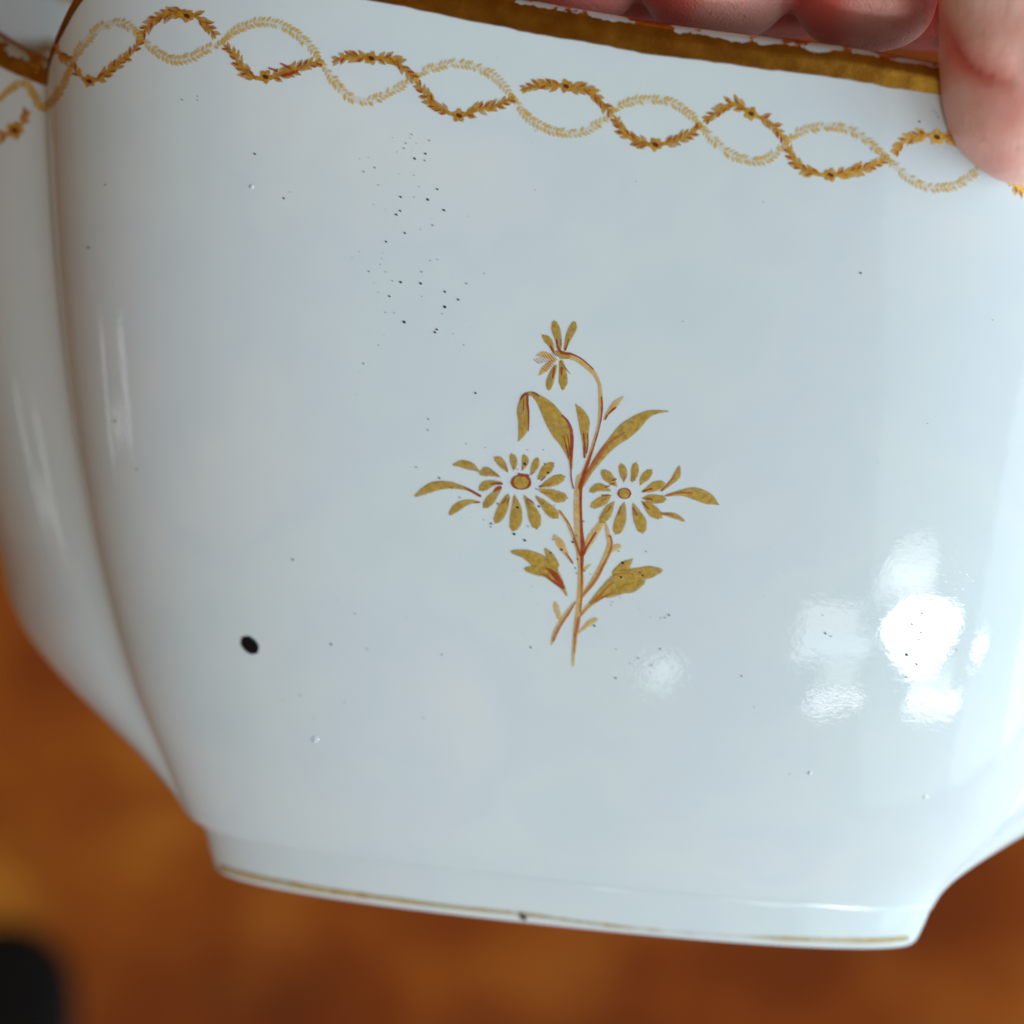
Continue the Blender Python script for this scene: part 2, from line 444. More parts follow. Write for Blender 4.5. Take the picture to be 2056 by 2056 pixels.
# ------------------------------------------------------------------ painted decoration laid on the glaze
bvh = BVHTree.FromPolygons([v.co for v in body_me.vertices], [p.vertices[:] for p in body_me.polygons])
fvh = BVHTree.FromPolygons([v.co for v in foot.data.vertices], [p.vertices[:] for p in foot.data.polygons])
eye = CAM2BL @ Vector((0, 0, 0))
def on_glaze(px, py, off=.04, tree=None):
    d = (CAM2BL @ Vector(((px - 1028) / FPX, -(py - 1028) / FPX, -1)) - eye).normalized()
    h, n, i, dist = (tree or bvh).ray_cast(eye, d)
    if h is None: return None
    if n.dot(d) > 0: n = -n
    return h + n * off / 1000
ZOOM = {'S': (0, 0, 1.), 'A': (800, 620, 3.865), 'B': (1050, 780, 3.3305), 'C': (820, 880, 5.682), 'D': (1000, 1030, 5.367), 'E': (1050, 620, 5.367)}
layer = [0]
class Paint:
    """collects brush strokes (px in the photo's scale, widths too) into one mesh lying on the bowl"""
    def __init__(s): s.V = []; s.F = []; s.a = []
    def stroke(s, pts, z='S', base=.035, soft=2.2, tree=None, a0=1., tip=True):
        ox, oy, sc = ZOOM[z]
        layer[0] = (layer[0] + 1) % 12
        off = base + layer[0] * .0015
        P = [(ox + q[0] / sc, oy + q[1] / sc, q[2] / sc, q[3] if len(q) > 3 else 1.) for q in pts]
        L = sum(math.dist(P[i][:2], P[i + 1][:2]) for i in range(len(P) - 1))
        per = max(2, int(L / (len(P) - 1) / 2.4))
        c = []
        Q = [P[0]] + P + [P[-1]]
        for i in range(1, len(Q) - 2):
            a, b, d, e = (np.array(Q[i + o]) for o in (-1, 0, 1, 2))
            for j in range(per):
                t = j / per
                c.append(.5 * ((2 * b) + (-a + d) * t + (2 * a - 5 * b + 4 * d - e) * t * t + (-a + 3 * b - 3 * d + e) * t ** 3))
        c.append(np.array(P[-1])); c = np.array(c)
        T = np.gradient(c[:, :2], axis=0); T /= np.linalg.norm(T, axis=1)[:, None] + 1e-9
        # rounded ends
        if tip:
            r0, r1 = c[0, 2] / 2, c[-1, 2] / 2
            pre = [np.array([*(c[0, :2] - T[0] * r0 * k), c[0, 2] * math.sqrt(max(1 - k * k, .0)), c[0, 3]]) for k in (.98, .88, .65, .35)]
            post = [np.array([*(c[-1, :2] + T[-1] * r1 * k), c[-1, 2] * math.sqrt(max(1 - k * k, .0)), c[-1, 3]]) for k in (.35, .65, .88, .98)]
            c = np.array(pre + list(c) + post); T = np.array([T[0]] * 4 + list(T) + [T[-1]] * 4)
        N = np.stack([-T[:, 1], T[:, 0]], 1)
        rows = []
        m = len(c)
        # one more fully transparent ring at both ends
        ext = [(c[0, :2] - T[0] * soft, c[0, 2] * .8, N[0], 0.)] + [(c[i, :2], c[i, 2], N[i], c[i, 3]) for i in range(m)] + [(c[-1, :2] + T[-1] * soft, c[-1, 2] * .8, N[-1], 0.)]
        for (p, wd, nn, al) in ext:
            h = wd / 2; inn = max(h - soft * .6, h * .35)
            row = []
            for o, a in ((-h - soft * .5, 0), (-inn, 1), (0, 1), (inn, 1), (h + soft * .5, 0)):
                q = p + nn * o
                X = on_glaze(q[0], q[1], off + (0.006 if a else 0), tree)
                if X is None: row = None; break
                row.append((X, a * al * a0))
            rows.append(row)
        prev = None
        for row in rows:
            if row is None: prev = None; continue
            base_i = len(s.V)
            for X, a in row: s.V.append(X); s.a.append(a)
            if prev is not None:
                for k in range(4): s.F.append((prev + k, prev + k + 1, base_i + k + 1, base_i + k))
            prev = base_i
        return s
    def build(s, name, mat, parent):
        me = mesh(name, s.V, s.F)
        at = me.attributes.new('soft', 'FLOAT', 'POINT'); at.data.foreach_set('value', s.a)
        return link(name, me, mat, parent)
def one(name, mat, parent, pts, z='S', **k):
    if name == 'painted_leaf': k.setdefault('soft', 3.2)
    p = Paint(); p.stroke(pts, z, **k)
    return p.build(name, M[mat], parent) if p.F else None

# --- flower spray in the middle
st = Paint()
for z, pts in [
    ('E', [(450, 500, 60), (520, 515, 62), (600, 550, 62), (690, 620, 58), (770, 700, 46), (820, 800, 36), (835, 900, 44), (840, 1000, 50), (840, 1100, 50), (820, 1250, 38), (780, 1400, 38), (720, 1600, 46), (650, 1800, 58), (610, 1930, 70)]),
    ('B', [(385, 600, 55), (375, 650, 52), (368, 750, 55), (370, 850, 58), (375, 950, 58), (385, 1050, 55), (385, 1120, 50), (388, 1200, 40), (388, 1300, 42), (380, 1400, 40), (370, 1500, 38), (355, 1600, 34), (345, 1700, 30), (338, 1800, 22), (335, 1850, 14)]),
    ('B', [(245, 820, 18), (300, 900, 20), (340, 1000, 24), (375, 1100, 26)]),
    ('B', [(540, 880, 28), (510, 920, 45), (470, 980, 58), (430, 1050, 46), (400, 1110, 28)]),
    ('B', [(555, 905, 16), (570, 970, 32), (582, 1040, 36), (560, 1120, 44), (520, 1200, 40), (470, 1290, 36), (400, 1390, 26)]),
    ('D', [(830, 960, 22), (770, 1050, 46), (690, 1160, 50), (620, 1280, 44), (580, 1410, 25)]),
    ('D', [(1010, 970, 50), (960, 1020, 44), (920, 1070, 36), (885, 1120, 20)]),
]: st.stroke(pts, z, base=.03)
stem = st.build('painted_stem', M['pale'], bowl)
def reds(parent, L, mat='red'):
    p = Paint()
    for z, pts in L: p.stroke([(q[0], q[1], q[2] * 1.12) for q in pts], z, base=.07, soft=1.0)
    o = p.build('brush_line', M[mat], parent); o['kind'] = 'stuff'
    return o
reds(stem, [('E', [(470, 490, 16), (500, 482, 20), (560, 500, 14), (650, 550, 10), (760, 650, 10)]),
            ('E', [(300, 400, 14), (330, 465, 16), (365, 505, 10)]), ('E', [(365, 335, 14), (380, 420, 20), (430, 475, 26), (500, 482, 18)]),
            ('E', [(850, 950, 10), (855, 1080, 14), (835, 1230, 12), (790, 1400, 12), (735, 1570, 16), (690, 1700, 30), (640, 1850, 36), (620, 1925, 40)]),
            ('B', [(388, 640, 18), (388, 800, 14), (394, 950, 18), (401, 1050, 26), (396, 1130, 20), (395, 1200, 14), (396, 1300, 9)]),
            ('B', [(430, 1050, 10), (405, 1110, 16)]), ('B', [(488, 965, 10), (440, 1040, 10), (405, 1110, 12)]), ('B', [(340, 1000, 6), (385, 1115, 10)])], 'red')
reds(stem, [('B', [(395, 1300, 8), (392, 1400, 10), (385, 1490, 12)]), ('B', [(375, 1540, 22), (365, 1600, 20), (350, 1650, 14)]), ('B', [(352, 1650, 12), (346, 1770, 6)]),
            ('B', [(588, 985, 10), (596, 1040, 12), (580, 1100, 12), (545, 1170, 14), (500, 1260, 18), (450, 1330, 16), (400, 1385, 10)]),
            ('D', [(835, 968, 10), (760, 1085, 22), (690, 1190, 24), (640, 1280, 22), (598, 1375, 22)]),
            ('B', [(250, 820, 8), (310, 905, 8), (350, 1000, 10), (380, 1090, 10)])], 'orange')
one('painted_leaf', 'pale', stem, [(645, 1055, 32), (620, 1062, 40), (590, 1085, 30)], 'B')
one('painted_leaf', 'pale', stem, [(450, 1180, 12), (430, 1195, 18), (410, 1212, 20)], 'B')
one('painted_leaf', 'pale', stem, [(620, 985, 50), (635, 1040, 66), (660, 1120, 50)], 'D')
one('painted_leaf', 'pale', stem, [(1045, 1150, 50), (980, 1190, 56), (900, 1260, 26), (850, 1310, 16)], 'D')
lf = one('painted_leaf', 'pale', stem, [(215, 990, 25), (250, 1035, 52), (280, 1090, 34), (330, 1165, 10)], 'B')
reds(lf, [('B', [(290, 1100, 6), (335, 1165, 9)])])
def leaf(name, strokes, z, rd=None, mat='gold', rmat='red'):
    p = Paint()
    for s_ in strokes: p.stroke(s_, z, soft=3.2)
    o = p.build(name, M[mat], stem)
    return o
# leaves (children of the stem), their red lines on the stem's own level
leaf('painted_leaf', [[(575, 1035, 12), (620, 1110, 78), (660, 1210, 118), (665, 1300, 98), (672, 1400, 68), (675, 1500, 50), (668, 1590, 18)]], 'E')
leaf('painted_leaf', [[(1560, 1105, 8), (1440, 1112, 40), (1340, 1140, 80), (1220, 1225, 150), (1100, 1320, 170), (1000, 1410, 130), (900, 1515, 96), (800, 1640, 80), (720, 1760, 56), (640, 1900, 44)]], 'E')
leaf('painted_leaf', [[(40, 922, 34), (100, 918, 42), (180, 975, 90), (270, 1080, 165), (350, 1210, 205), (420, 1330, 205), (465, 1430, 150), (495, 1530, 95), (515, 1620, 48), (522, 1720, 20)]], 'E')
leaf('painted_leaf', [[(1045, 655, 22), (1000, 662, 30), (975, 700, 56), (965, 780, 86), (973, 860, 86), (970, 930, 76), (950, 990, 36), (935, 1020, 10)]], 'A')
leaf('painted_leaf', [[(1075, 955, 20), (1010, 1015, 66), (950, 1085, 54), (885, 1180, 24)]], 'E', mat='pale')
leaf('painted_leaf', [[(170, 420, 46), (300, 445, 100), (420, 510, 160), (520, 590, 185), (600, 670, 140), (680, 770, 70), (740, 880, 16)], [(520, 400, 34), (560, 460, 84), (610, 560, 100)], [(320, 605, 56), (400, 615, 96), (500, 640, 90)]], 'D')
leaf('painted_leaf', [[(1740, 620, 60), (1640, 635, 130), (1500, 665, 150), (1380, 710, 215), (1260, 770, 190), (1130, 860, 110), (1000, 975, 50)], [(1440, 505, 24), (1375, 565, 105), (1290, 650, 120)], [(1560, 745, 50), (1450, 800, 105), (1330, 830, 90), (1200, 890, 46)]], 'D')
reds(stem, [('E', [(655, 1340, 10), (665, 1450, 16), (665, 1600, 16)]), ('E', [(697, 1350, 9), (703, 1440, 12), (688, 1550, 14)]),
            ('E', [(430, 1150, 14), (490, 1220, 22), (525, 1320, 30), (531, 1450, 32), (522, 1580, 26), (520, 1700, 14), (523, 1820, 14), (545, 1930, 14)]),
            ('E', [(440, 1370, 6), (470, 1480, 12), (495, 1610, 12)]), ('E', [(485, 1370, 8), (500, 1470, 10), (508, 1580, 12)]),
            ('E', [(105, 905, 14), (140, 912, 18), (170, 940, 12)]),
            ('A', [(950, 705, 8), (965, 680, 12), (1000, 662, 14), (1003, 740, 17), (1012, 800, 12), (1012, 870, 8), (1010, 945, 7)]), ('A', [(975, 700, 5), (972, 790, 5)]),
            ('E', [(1000, 1065, 16), (965, 1090, 20), (925, 1130, 10)]), ('E', [(910, 1145, 14), (890, 1190, 14)]),
            ('D', [(480, 655, 8), (530, 680, 14), (600, 740, 22), (690, 800, 24)]), ('D', [(520, 590, 8), (600, 650, 50), (670, 740, 50), (710, 810, 20)])])
reds(stem, [('E', [(1010, 1370, 8), (940, 1440, 24), (880, 1500, 40), (800, 1620, 40), (720, 1740, 30), (640, 1880, 34)]), ('E', [(1100, 1330, 6), (1000, 1400, 8), (900, 1480, 8)]),
            ('D', [(1250, 740, 6), (1180, 800, 12), (1100, 890, 20), (1010, 975, 22)]), ('D', [(1250, 860, 6), (1150, 900, 14), (1060, 950, 16)]), ('D', [(1420, 650, 5), (1330, 650, 6), (1260, 665, 5)]),
            ('D', [(1000, 985, 8), (940, 1050, 10), (890, 1110, 10)])], 'orange')
# hatched leaf ribs where the print lines show
p = Paint()
for i in range(9):
    x = 120 + i * 24; p.stroke([(x, 545 - i * 9, 6), (x + 55, 590 - i * 5, 8)], 'E', base=.06, soft=.8)
for i in range(6):
    x = 215 + i * 17; p.stroke([(x, 640 - i * 18, 6), (x + 45, 675 - i * 18, 8)], 'E', base=.06, soft=.8)
for i in range(6):
    p.stroke([(400 + i * 12, 560 + i * 16, 6), (450 + i * 12, 620 + i * 16, 7)], 'E', base=.06, soft=.8)
p.build('brush_line', M['orange'], stem)['kind'] = 'stuff'

def flower(name, disc, petals, sides, z, ring_w, redp, redl, side_red=None):
    cx, cy, rx, ry = disc
    p = Paint(); p.stroke([(cx - rx * .35, cy, ry * 2), (cx, cy, ry * 2.05), (cx + rx * .35, cy, ry * 2)], z, base=.04)
    root = p.build(name, M['gold'], bowl)
    r = Paint(); pts = []
    for i in range(15):
        a = 2 * math.pi * i / 14
        pts.append((cx + (rx + ring_w * .35) * math.cos(a), cy + (ry + ring_w * .35) * math.sin(a), ring_w * (.75 + .35 * math.sin(a * 2.3 + 1))))
    r.stroke(pts, z, base=.07, soft=1., tip=False); r.build('flower_ring', M['red'], root)
    for q in petals:
        q = list(q); tw = max(q[0][2], q[1][2] * .8); dx, dy = q[1][0] - q[0][0], q[1][1] - q[0][1]; dl = math.hypot(dx, dy)
        sh = (tw - q[0][2]) * .5; q[0] = (q[0][0] + dx / dl * sh, q[0][1] + dy / dl * sh, tw)
        one('petal', 'gold', root, q, z, soft=3.6)
    for q in sides: one('painted_leaf', 'gold', root, q, z)
    if redp: reds(root, [(z, q) for q in redp])
    if redl: reds(root, [(z, q) for q in redl], 'orange')
    return root
f1 = flower('painted_flower', (1290, 500, 92, 70), [
    [(1000, 228, 28), (1040, 255, 86), (1085, 310, 76), (1125, 365, 28)], [(1185, 195, 30), (1202, 245, 82), (1208, 300, 72), (1205, 345, 26)],
    [(1325, 205, 24), (1337, 255, 78), (1328, 300, 62), (1308, 350, 20)], [(1470, 245, 36), (1455, 295, 82), (1430, 350, 68), (1408, 400, 34)],
    [(1630, 305, 64), (1595, 340, 110), (1550, 385, 104), (1500, 445, 46)], [(1745, 452, 74), (1690, 475, 112), (1610, 510, 90), (1515, 550, 28)],
    [(1765, 675, 90), (1700, 665, 130), (1610, 625, 96), (1505, 590, 28)], [(1680, 880, 66), (1625, 830, 120), (1550, 750, 86), (1475, 680, 36)],
    [(1458, 980, 96), (1440, 900, 140), (1400, 800, 98), (1335, 675, 36)], [(1200, 1035, 36), (1228, 930, 140), (1233, 800, 116), (1215, 675, 36)],
    [(1012, 935, 60), (1050, 865, 114), (1095, 760, 106), (1130, 670, 54)], [(885, 765, 60), (932, 710, 104), (980, 650, 84), (1040, 580, 44)],
    [(830, 575, 42), (885, 538, 104), (960, 512, 66), (1045, 508, 34)], [(835, 400, 26), (890, 378, 106), (950, 395, 76), (1030, 432, 20)]],
    [[(535, 300, 34), (620, 292, 86), (720, 322, 84), (790, 365, 34), (830, 390, 22)], [(95, 650, 34), (180, 602, 84), (300, 548, 106), (450, 532, 82), (560, 548, 56), (680, 582, 30), (760, 622, 16)],
     [(490, 850, 50), (545, 795, 90), (620, 748, 80), (720, 722, 44), (805, 730, 12)]], 'C', 30,
    [[(950, 520, 14), (1000, 512, 22), (1065, 518, 26)], [(985, 600, 18), (1025, 570, 40), (1050, 562, 34)], [(1075, 740, 12), (1115, 690, 12)], [(1130, 735, 10), (1155, 685, 10)],
     [(1350, 690, 10), (1400, 710, 14), (1440, 750, 8)], [(640, 560, 10), (720, 600, 22), (820, 657, 26)], [(1520, 480, 14), (1562, 440, 12)], [(755, 738, 7), (812, 727, 12)], [(1265, 408, 24), (1290, 420, 30), (1370, 425, 24)]],
    [[(1350, 700, 10), (1390, 800, 8)], [(1480, 690, 12), (1550, 750, 10)], [(1520, 548, 10), (1640, 522, 8)], [(1520, 615, 10), (1630, 630, 8)], [(1405, 405, 14), (1440, 385, 8)], [(930, 350, 8), (1020, 430, 12)],
     [(1110, 335, 12), (1130, 375, 14)], [(1205, 345, 14), (1205, 315, 8)], [(1305, 355, 12), (1310, 325, 8)], [(1210, 740, 8), (1218, 690, 8)], [(1247, 745, 8), (1246, 700, 8)]])
f2 = flower('painted_flower', (680, 702, 36, 31), [
    [(535, 555, 16), (565, 585, 66), (600, 622, 46), (620, 645, 16)], [(662, 525, 40), (671, 552, 52), (675, 590, 44), (676, 615, 12)],
    [(752, 520, 42), (749, 552, 52), (743, 590, 40), (736, 615, 14)], [(845, 562, 42), (823, 587, 56), (800, 615, 40), (790, 637, 12)],
    [(920, 642, 54), (882, 655, 62), (840, 675, 40), (808, 688, 16)], [(930, 740, 50), (885, 740, 60), (840, 735, 50), (812, 735, 16)],
    [(905, 845, 54), (870, 820, 74), (835, 785, 54), (808, 765, 20)], [(795, 930, 66), (785, 890, 80), (760, 830, 56), (742, 782, 20)],
    [(632, 950, 46), (648, 900, 76), (665, 830, 58), (675, 778, 22)], [(535, 875, 46), (557, 843, 66), (580, 800, 54), (603, 768, 18)],
    [(475, 782, 38), (512, 762, 60), (550, 742, 54), (578, 722, 20)], [(462, 682, 26), (502, 660, 52), (540, 665, 46), (578, 680, 16)]],
    [[(1045, 530, 18), (1030, 582, 46), (990, 632, 22), (930, 682, 12)], [(1300, 770, 16), (1240, 737, 74), (1150, 702, 80), (1060, 697, 40), (960, 716, 12)], [(1070, 880, 18), (1010, 850, 34), (920, 835, 12)]], 'B', 10,
    [[(600, 615, 8), (622, 605, 10)], [(585, 640, 8), (608, 635, 8)], [(550, 660, 6), (578, 652, 8)], [(810, 685, 10), (860, 670, 10)], [(825, 735, 8), (868, 742, 6)], [(810, 770, 10), (838, 800, 8)],
     [(740, 800, 8), (762, 845, 8)], [(655, 790, 6), (642, 840, 5)], [(530, 715, 7), (575, 712, 7)], [(560, 830, 4), (588, 790, 5)]],
    [[(1005, 600, 8), (960, 650, 9), (930, 682, 8)], [(1130, 700, 8), (1040, 698, 10), (965, 716, 8)], [(1000, 845, 8), (925, 835, 8)], [(676, 615, 7), (680, 590, 5)], [(725, 615, 8), (730, 590, 6)], [(748, 612, 8), (745, 590, 6)], [(530, 745, 6), (560, 738, 7)]])
hd = Paint(); hd.stroke([(370, 470, 40), (420, 495, 86), (480, 510, 56)], 'E')
f3 = hd.build('drooping_flower', M['gold'], bowl)
for mat, q in [('gold', [(345, 165, 66), (355, 215, 92), (375, 290, 84), (395, 390, 50), (400, 440, 26)]), ('gold', [(552, 165, 54), (538, 215, 86), (502, 290, 74), (472, 380, 44), (455, 440, 24)]),
               ('gold', [(222, 295, 30), (260, 328, 80), (300, 380, 62), (330, 450, 32)]), ('gold', [(283, 850, 50), (291, 790, 80), (320, 700, 66), (350, 625, 40)]),
               ('gold', [(432, 850, 46), (436, 790, 92), (430, 680, 80), (415, 580, 50)]), ('pale', [(185, 705, 26), (232, 650, 66), (290, 592, 50), (335, 560, 24)]), ('pale', [(160, 500, 26), (220, 490, 62), (290, 512, 52), (350, 560, 24)])]:
    one('petal', mat, f3, q, 'E')
reds(f3, [('E', [(478, 380, 9), (460, 440, 16)]), ('E', [(495, 320, 6), (478, 385, 8)]), ('E', [(410, 335, 10), (415, 390, 12)]), ('E', [(340, 640, 18), (322, 740, 12)]), ('E', [(420, 640, 24), (420, 710, 10)]), ('E', [(300, 400, 12), (320, 440, 14)])])

# --- garland border: bold leafy arcs and worn dotted arcs
BOLD = [
    ([(0, 272), (12, 270), (30, 262), (48, 245), (60, 225)], (30, 262), 1.3), ([(73, 148), (84, 118), (104, 92), (125, 112), (140, 122)], (104, 96), 1.1),
    ([(145, 130), (158, 148), (178, 163), (205, 155), (240, 125), (264, 108), (284, 80)], (180, 163), .9), ([(284, 74), (308, 42), (338, 29), (370, 24), (400, 37), (424, 60), (432, 75)], (376, 32), 1.),
    ([(452, 92), (470, 108), (485, 135), (513, 156), (545, 155), (575, 145), (612, 133), (645, 123)], (534, 154), 1.), ([(670, 124), (700, 113), (745, 117), (790, 120), (812, 139), (835, 161)], (746, 117), 1.),
    ([(837, 166), (855, 190), (880, 216), (922, 232), (960, 220), (1000, 211), (1031, 196)], (922, 232), 1.), ([(1048, 181), (1090, 170), (1135, 173), (1178, 180), (1203, 200), (1230, 230)], (1137, 173), 1.),
    ([(1235, 235), (1253, 266), (1280, 284), (1316, 291), (1350, 284), (1385, 270), (1406, 254)], (1316, 290), 1.), ([(1415, 243), (1440, 226), (1475, 208), (1508, 229), (1545, 245), (1577, 282)], (1508, 228), 1.),
    ([(1583, 296), (1598, 328), (1628, 346), (1668, 352), (1710, 345), (1745, 335), (1778, 319)], (1668, 351), 1.), ([(1796, 308), (1815, 286), (1848, 272), (1880, 274), (1915, 280), (1945, 296), (1985, 325)], (1881, 275), 1.15),
    ([(1993, 326), (2012, 345), (2032, 364), (2048, 380), (2070, 392)], (2032, 360), 1.)]
PALE = [
    [(0, 200), (25, 176), (50, 168), (65, 185), (78, 208), (88, 217), (108, 200), (127, 172), (142, 135)], [(145, 127), (160, 100), (180, 75), (205, 53), (240, 45), (265, 57), (284, 78)],
    [(284, 78), (310, 100), (345, 120), (380, 117), (415, 100), (449, 85)], [(449, 82), (480, 58), (530, 44), (580, 58), (620, 90), (645, 122)], [(645, 125), (670, 160), (700, 193), (740, 203), (780, 187), (815, 168), (835, 161)],
    [(835, 158), (860, 140), (910, 128), (960, 136), (1000, 160), (1031, 196)], [(1031, 196), (1060, 235), (1110, 263), (1160, 267), (1200, 250), (1230, 232)], [(1233, 222), (1265, 205), (1310, 200), (1350, 206), (1385, 230), (1406, 250)],
    [(1406, 250), (1440, 288), (1480, 316), (1530, 323), (1560, 305), (1579, 288)], [(1579, 288), (1610, 263), (1670, 254), (1720, 268), (1755, 295), (1780, 315)], [(1780, 315), (1810, 345), (1860, 375), (1920, 372), (1960, 345), (1993, 322)]]
def sample(P, step):
    P = [np.array(p, float) for p in P]; Q = [P[0]] + P + [P[-1]]; c = []
    for i in range(1, len(Q) - 2):
        a, b, d, e = Q[i - 1:i + 3]
        for j in range(20):
            t = j / 20; c.append(.5 * ((2 * b) + (-a + d) * t + (2 * a - 5 * b + 4 * d - e) * t * t + (-a + 3 * b - 3 * d + e) * t ** 3))
    c.append(P[-1]); c = np.array(c)
    L = np.concatenate([[0], np.cumsum(np.linalg.norm(np.diff(c, axis=0), axis=1))])
    n = max(2, int(L[-1] / step)); l = np.linspace(0, L[-1], n + 1)
    X = np.stack([np.interp(l, L, c[:, k]) for k in (0, 1)], 1)
    T = np.gradient(X, axis=0); T /= np.linalg.norm(T, axis=1)[:, None]
    return X, T
rnd = random.Random(11)
for ai, (P, fl, sc) in enumerate(BOLD):
    X, T = sample(P, 12.5)
    fl = np.array(fl)
    p = Paint(); p.stroke([(x, y, 5 + 3 * math.sin(math.pi * i / (len(X) - 1))) for i, (x, y) in enumerate(X)], base=.03)
    g = p.build('gilt_garland', M['garland'], bowl)
    ifl = int(np.argmin(np.linalg.norm(X - fl, axis=1)))
    for i in range(1, len(X) - 1):
        if np.linalg.norm(X[i] - fl) < 11: continue
        dr = T[i] * (1 if i > ifl else -1)      # leaves point away from the flower
        fade = .62 + .38 * math.sin(math.pi * min(max(i / (len(X) - 1), .08), .92))
        for sd in (-1, 1):
            if rnd.random() < .06: continue
            a = sd * (.62 + rnd.uniform(-.2, .2))
            v = np.array([dr[0] * math.cos(a) - dr[1] * math.sin(a), dr[0] * math.sin(a) + dr[1] * math.cos(a)])
            ln = 18.5 * sc * fade * rnd.uniform(.85, 1.15); wd = 11.0 * sc * fade * rnd.uniform(.8, 1.2)
            b0 = X[i] + v * 1.5
            one('leaf', 'garland', g, [(*(b0), wd * .5), (*(b0 + v * ln * .5), wd), (*(b0 + v * ln), wd * .35)], soft=1.8, a0=rnd.uniform(.7, 1))
    p = Paint()
    for i in range(1, len(X) - 1):
        if rnd.random() < .9 and np.linalg.norm(X[i] - fl) > 12:
            dr = T[i] * (1 if i > ifl else -1); sd = rnd.choice((-1, 1)); a = sd * .6
            v = np.array([dr[0] * math.cos(a) - dr[1] * math.sin(a), dr[0] * math.sin(a) + dr[1] * math.cos(a)])
            b0 = X[i] + v * 5; p.stroke([(*b0, 2.4), (*(b0 + v * 9), 3.0)], base=.075, soft=.8)
    if ai == 4:
        p.stroke([(565, 128, 3), (575, 133, 5), (583, 137, 3)], base=.08, soft=.8); p.stroke([(567, 152, 5), (585, 148, 6), (600, 141, 3)], base=.08, soft=.8); p.stroke([(541, 137, 3), (556, 142, 4)], base=.08, soft=.8)
    if p.F: p.build('brush_line', M['red'], g)['kind'] = 'stuff'
    p = Paint()
    for q in range(5):
        a = q * 2 * math.pi / 5 + ai
        cc = fl + np.array([math.cos(a), math.sin(a)]) * 8.5 * sc
        p.stroke([(*(fl + (cc - fl) * .6), 9 * sc), (*cc, 11 * sc)], base=.05)
    o = p.build('blossom', M['garland'], g)
    p = Paint(); p.stroke([(fl[0] - 2, fl[1] - 1, 7 * sc), (fl[0] + 2, fl[1] + 1, 8 * sc)], base=.09, soft=1.2); p.build('blossom_eye', M['dark'], g)
for ai, P in enumerate(PALE):
    X, T = sample(P, 8.2)
    p = Paint()
    for i in range(len(X)):
        for sd in (-1, 1):
            if rnd.random() < .12: continue
            N = np.array([-T[i][1], T[i][0]]) * sd
            u = math.sin(math.pi * i / (len(X) - 1))
            c0 = X[i] + N * (1.5 + 4.4 * min(1, u * 2.2)) + np.array([rnd.uniform(-1.2, 1.2), rnd.uniform(-1.2, 1.2)])
            v = T[i] * .62 + N * .78
            L = rnd.uniform(5, 8.5); al = rnd.uniform(.45, 1)
            p.stroke([(*(c0 - v * L / 2), 4.0), (*(c0), rnd.uniform(5.2, 7.6)), (*(c0 + v * L / 2), 3.2)], soft=2.0, a0=al)
    p.stroke([(x, y, 9 + 5 * math.sin(math.pi * i / (len(X) - 1))) for i, (x, y) in enumerate(X)], base=.022, soft=5, a0=.20 if ai else .8)
    p.build('dotted_garland', M['garland_pale'], bowl)['kind'] = 'stuff'

# --- foot line, flecks, pits, glaze pimples
FB = [(430, 1752), (480, 1768), (532, 1780), (640, 1800), (745, 1816), (900, 1836), (1048, 1851), (1160, 1866), (1277, 1880), (1400, 1890), (1490, 1896), (1620, 1902), (1756, 1904), (1822, 1899)]
p = Paint()
up = [(x + 1, y - (15 if x < 700 else 16 if x < 1300 else 16)) for x, y in FB]
X, T = sample(up, 14)
p.stroke([(x, y, np.interp(x, [430, 600, 850, 1300, 1800], [11, 13, 8, 8, 11]) * (1 + .18 * noise.noise((x * .02, 0, 0))),
           max(0, min(1, np.interp(x, [430, 800, 1000, 1100, 1250, 1330, 1500, 1560, 1800], [1, 1, .75, .7, .55, .15, .15, .6, .7]) + .2 * noise.noise((x * .03, 5, 0))))) for x, y in X], tree=fvh, soft=4, base=.04, tip=False)
p.build('foot_line', M['foot_line'], bowl)
one('foot_chip', 'black', bowl, [(1047, 1836, 9), (1050, 1842, 16), (1046, 1848, 12)], tree=fvh, soft=4)
one('iron_spot', 'black', bowl, [(497, 1290, 27), (502, 1295, 29), (507, 1300, 27)], soft=3.5)
z3 = (700, 220, 3.863)
FL = [(488, 193, 2), (478, 220, 1), (342, 216, 1), (626, 240, 2), (445, 260, 2), (526, 261, 1), (430, 300, 2), (375, 327, 1), (597, 342, 3), (513, 380, 3.4), (591, 395, 2.3), (203, 450, 2.4), (118, 482, 2), (507, 509, 1.6), (231, 584, 1.8), (544, 596, 1.2),
      (689, 617, 2.8), (404, 677, 3), (509, 678, 1.5), (615, 698, 3.8), (740, 780, 3.4), (401, 785, 2.8), (371, 814, 3.2), (651, 896, 2.4), (558, 928, 1.2), (438, 957, 2.8), (291, 1024, 2.6), (258, 1155, 1), (247, 1200, 1.6), (157, 1254, 2), (565, 1257, 2.2),
      (632, 1171, 1.6), (689, 1163, 1.6), (340, 1328, 1.8), (405, 1338, 3.6), (560, 1348, 3.6), (914, 1348, 2.2), (1051, 1269, 1.8), (747, 1412, 3), (231, 1417, 1.2), (317, 1447, 2.8), (568, 1449, 1.4), (850, 1473, 3), (747, 1530, 4.4), (726, 1583, 1.5),
      (286, 1572, 1.7), (355, 1575, 1.3), (432, 1647, 4.4), (686, 1705, 3), (671, 1727, 3.4), (233, 1826, 1.8), (893, 1824, 1.8), (810, 1738, 1.2), (289, 1258, 1.5), (84, 380, 1), (154, 370, 1), (193, 735, 1), (84, 1100, 1)]
FS = [(700 + x / 3.863, 220 + y / 3.863, r * .62) for x, y, r in FL]
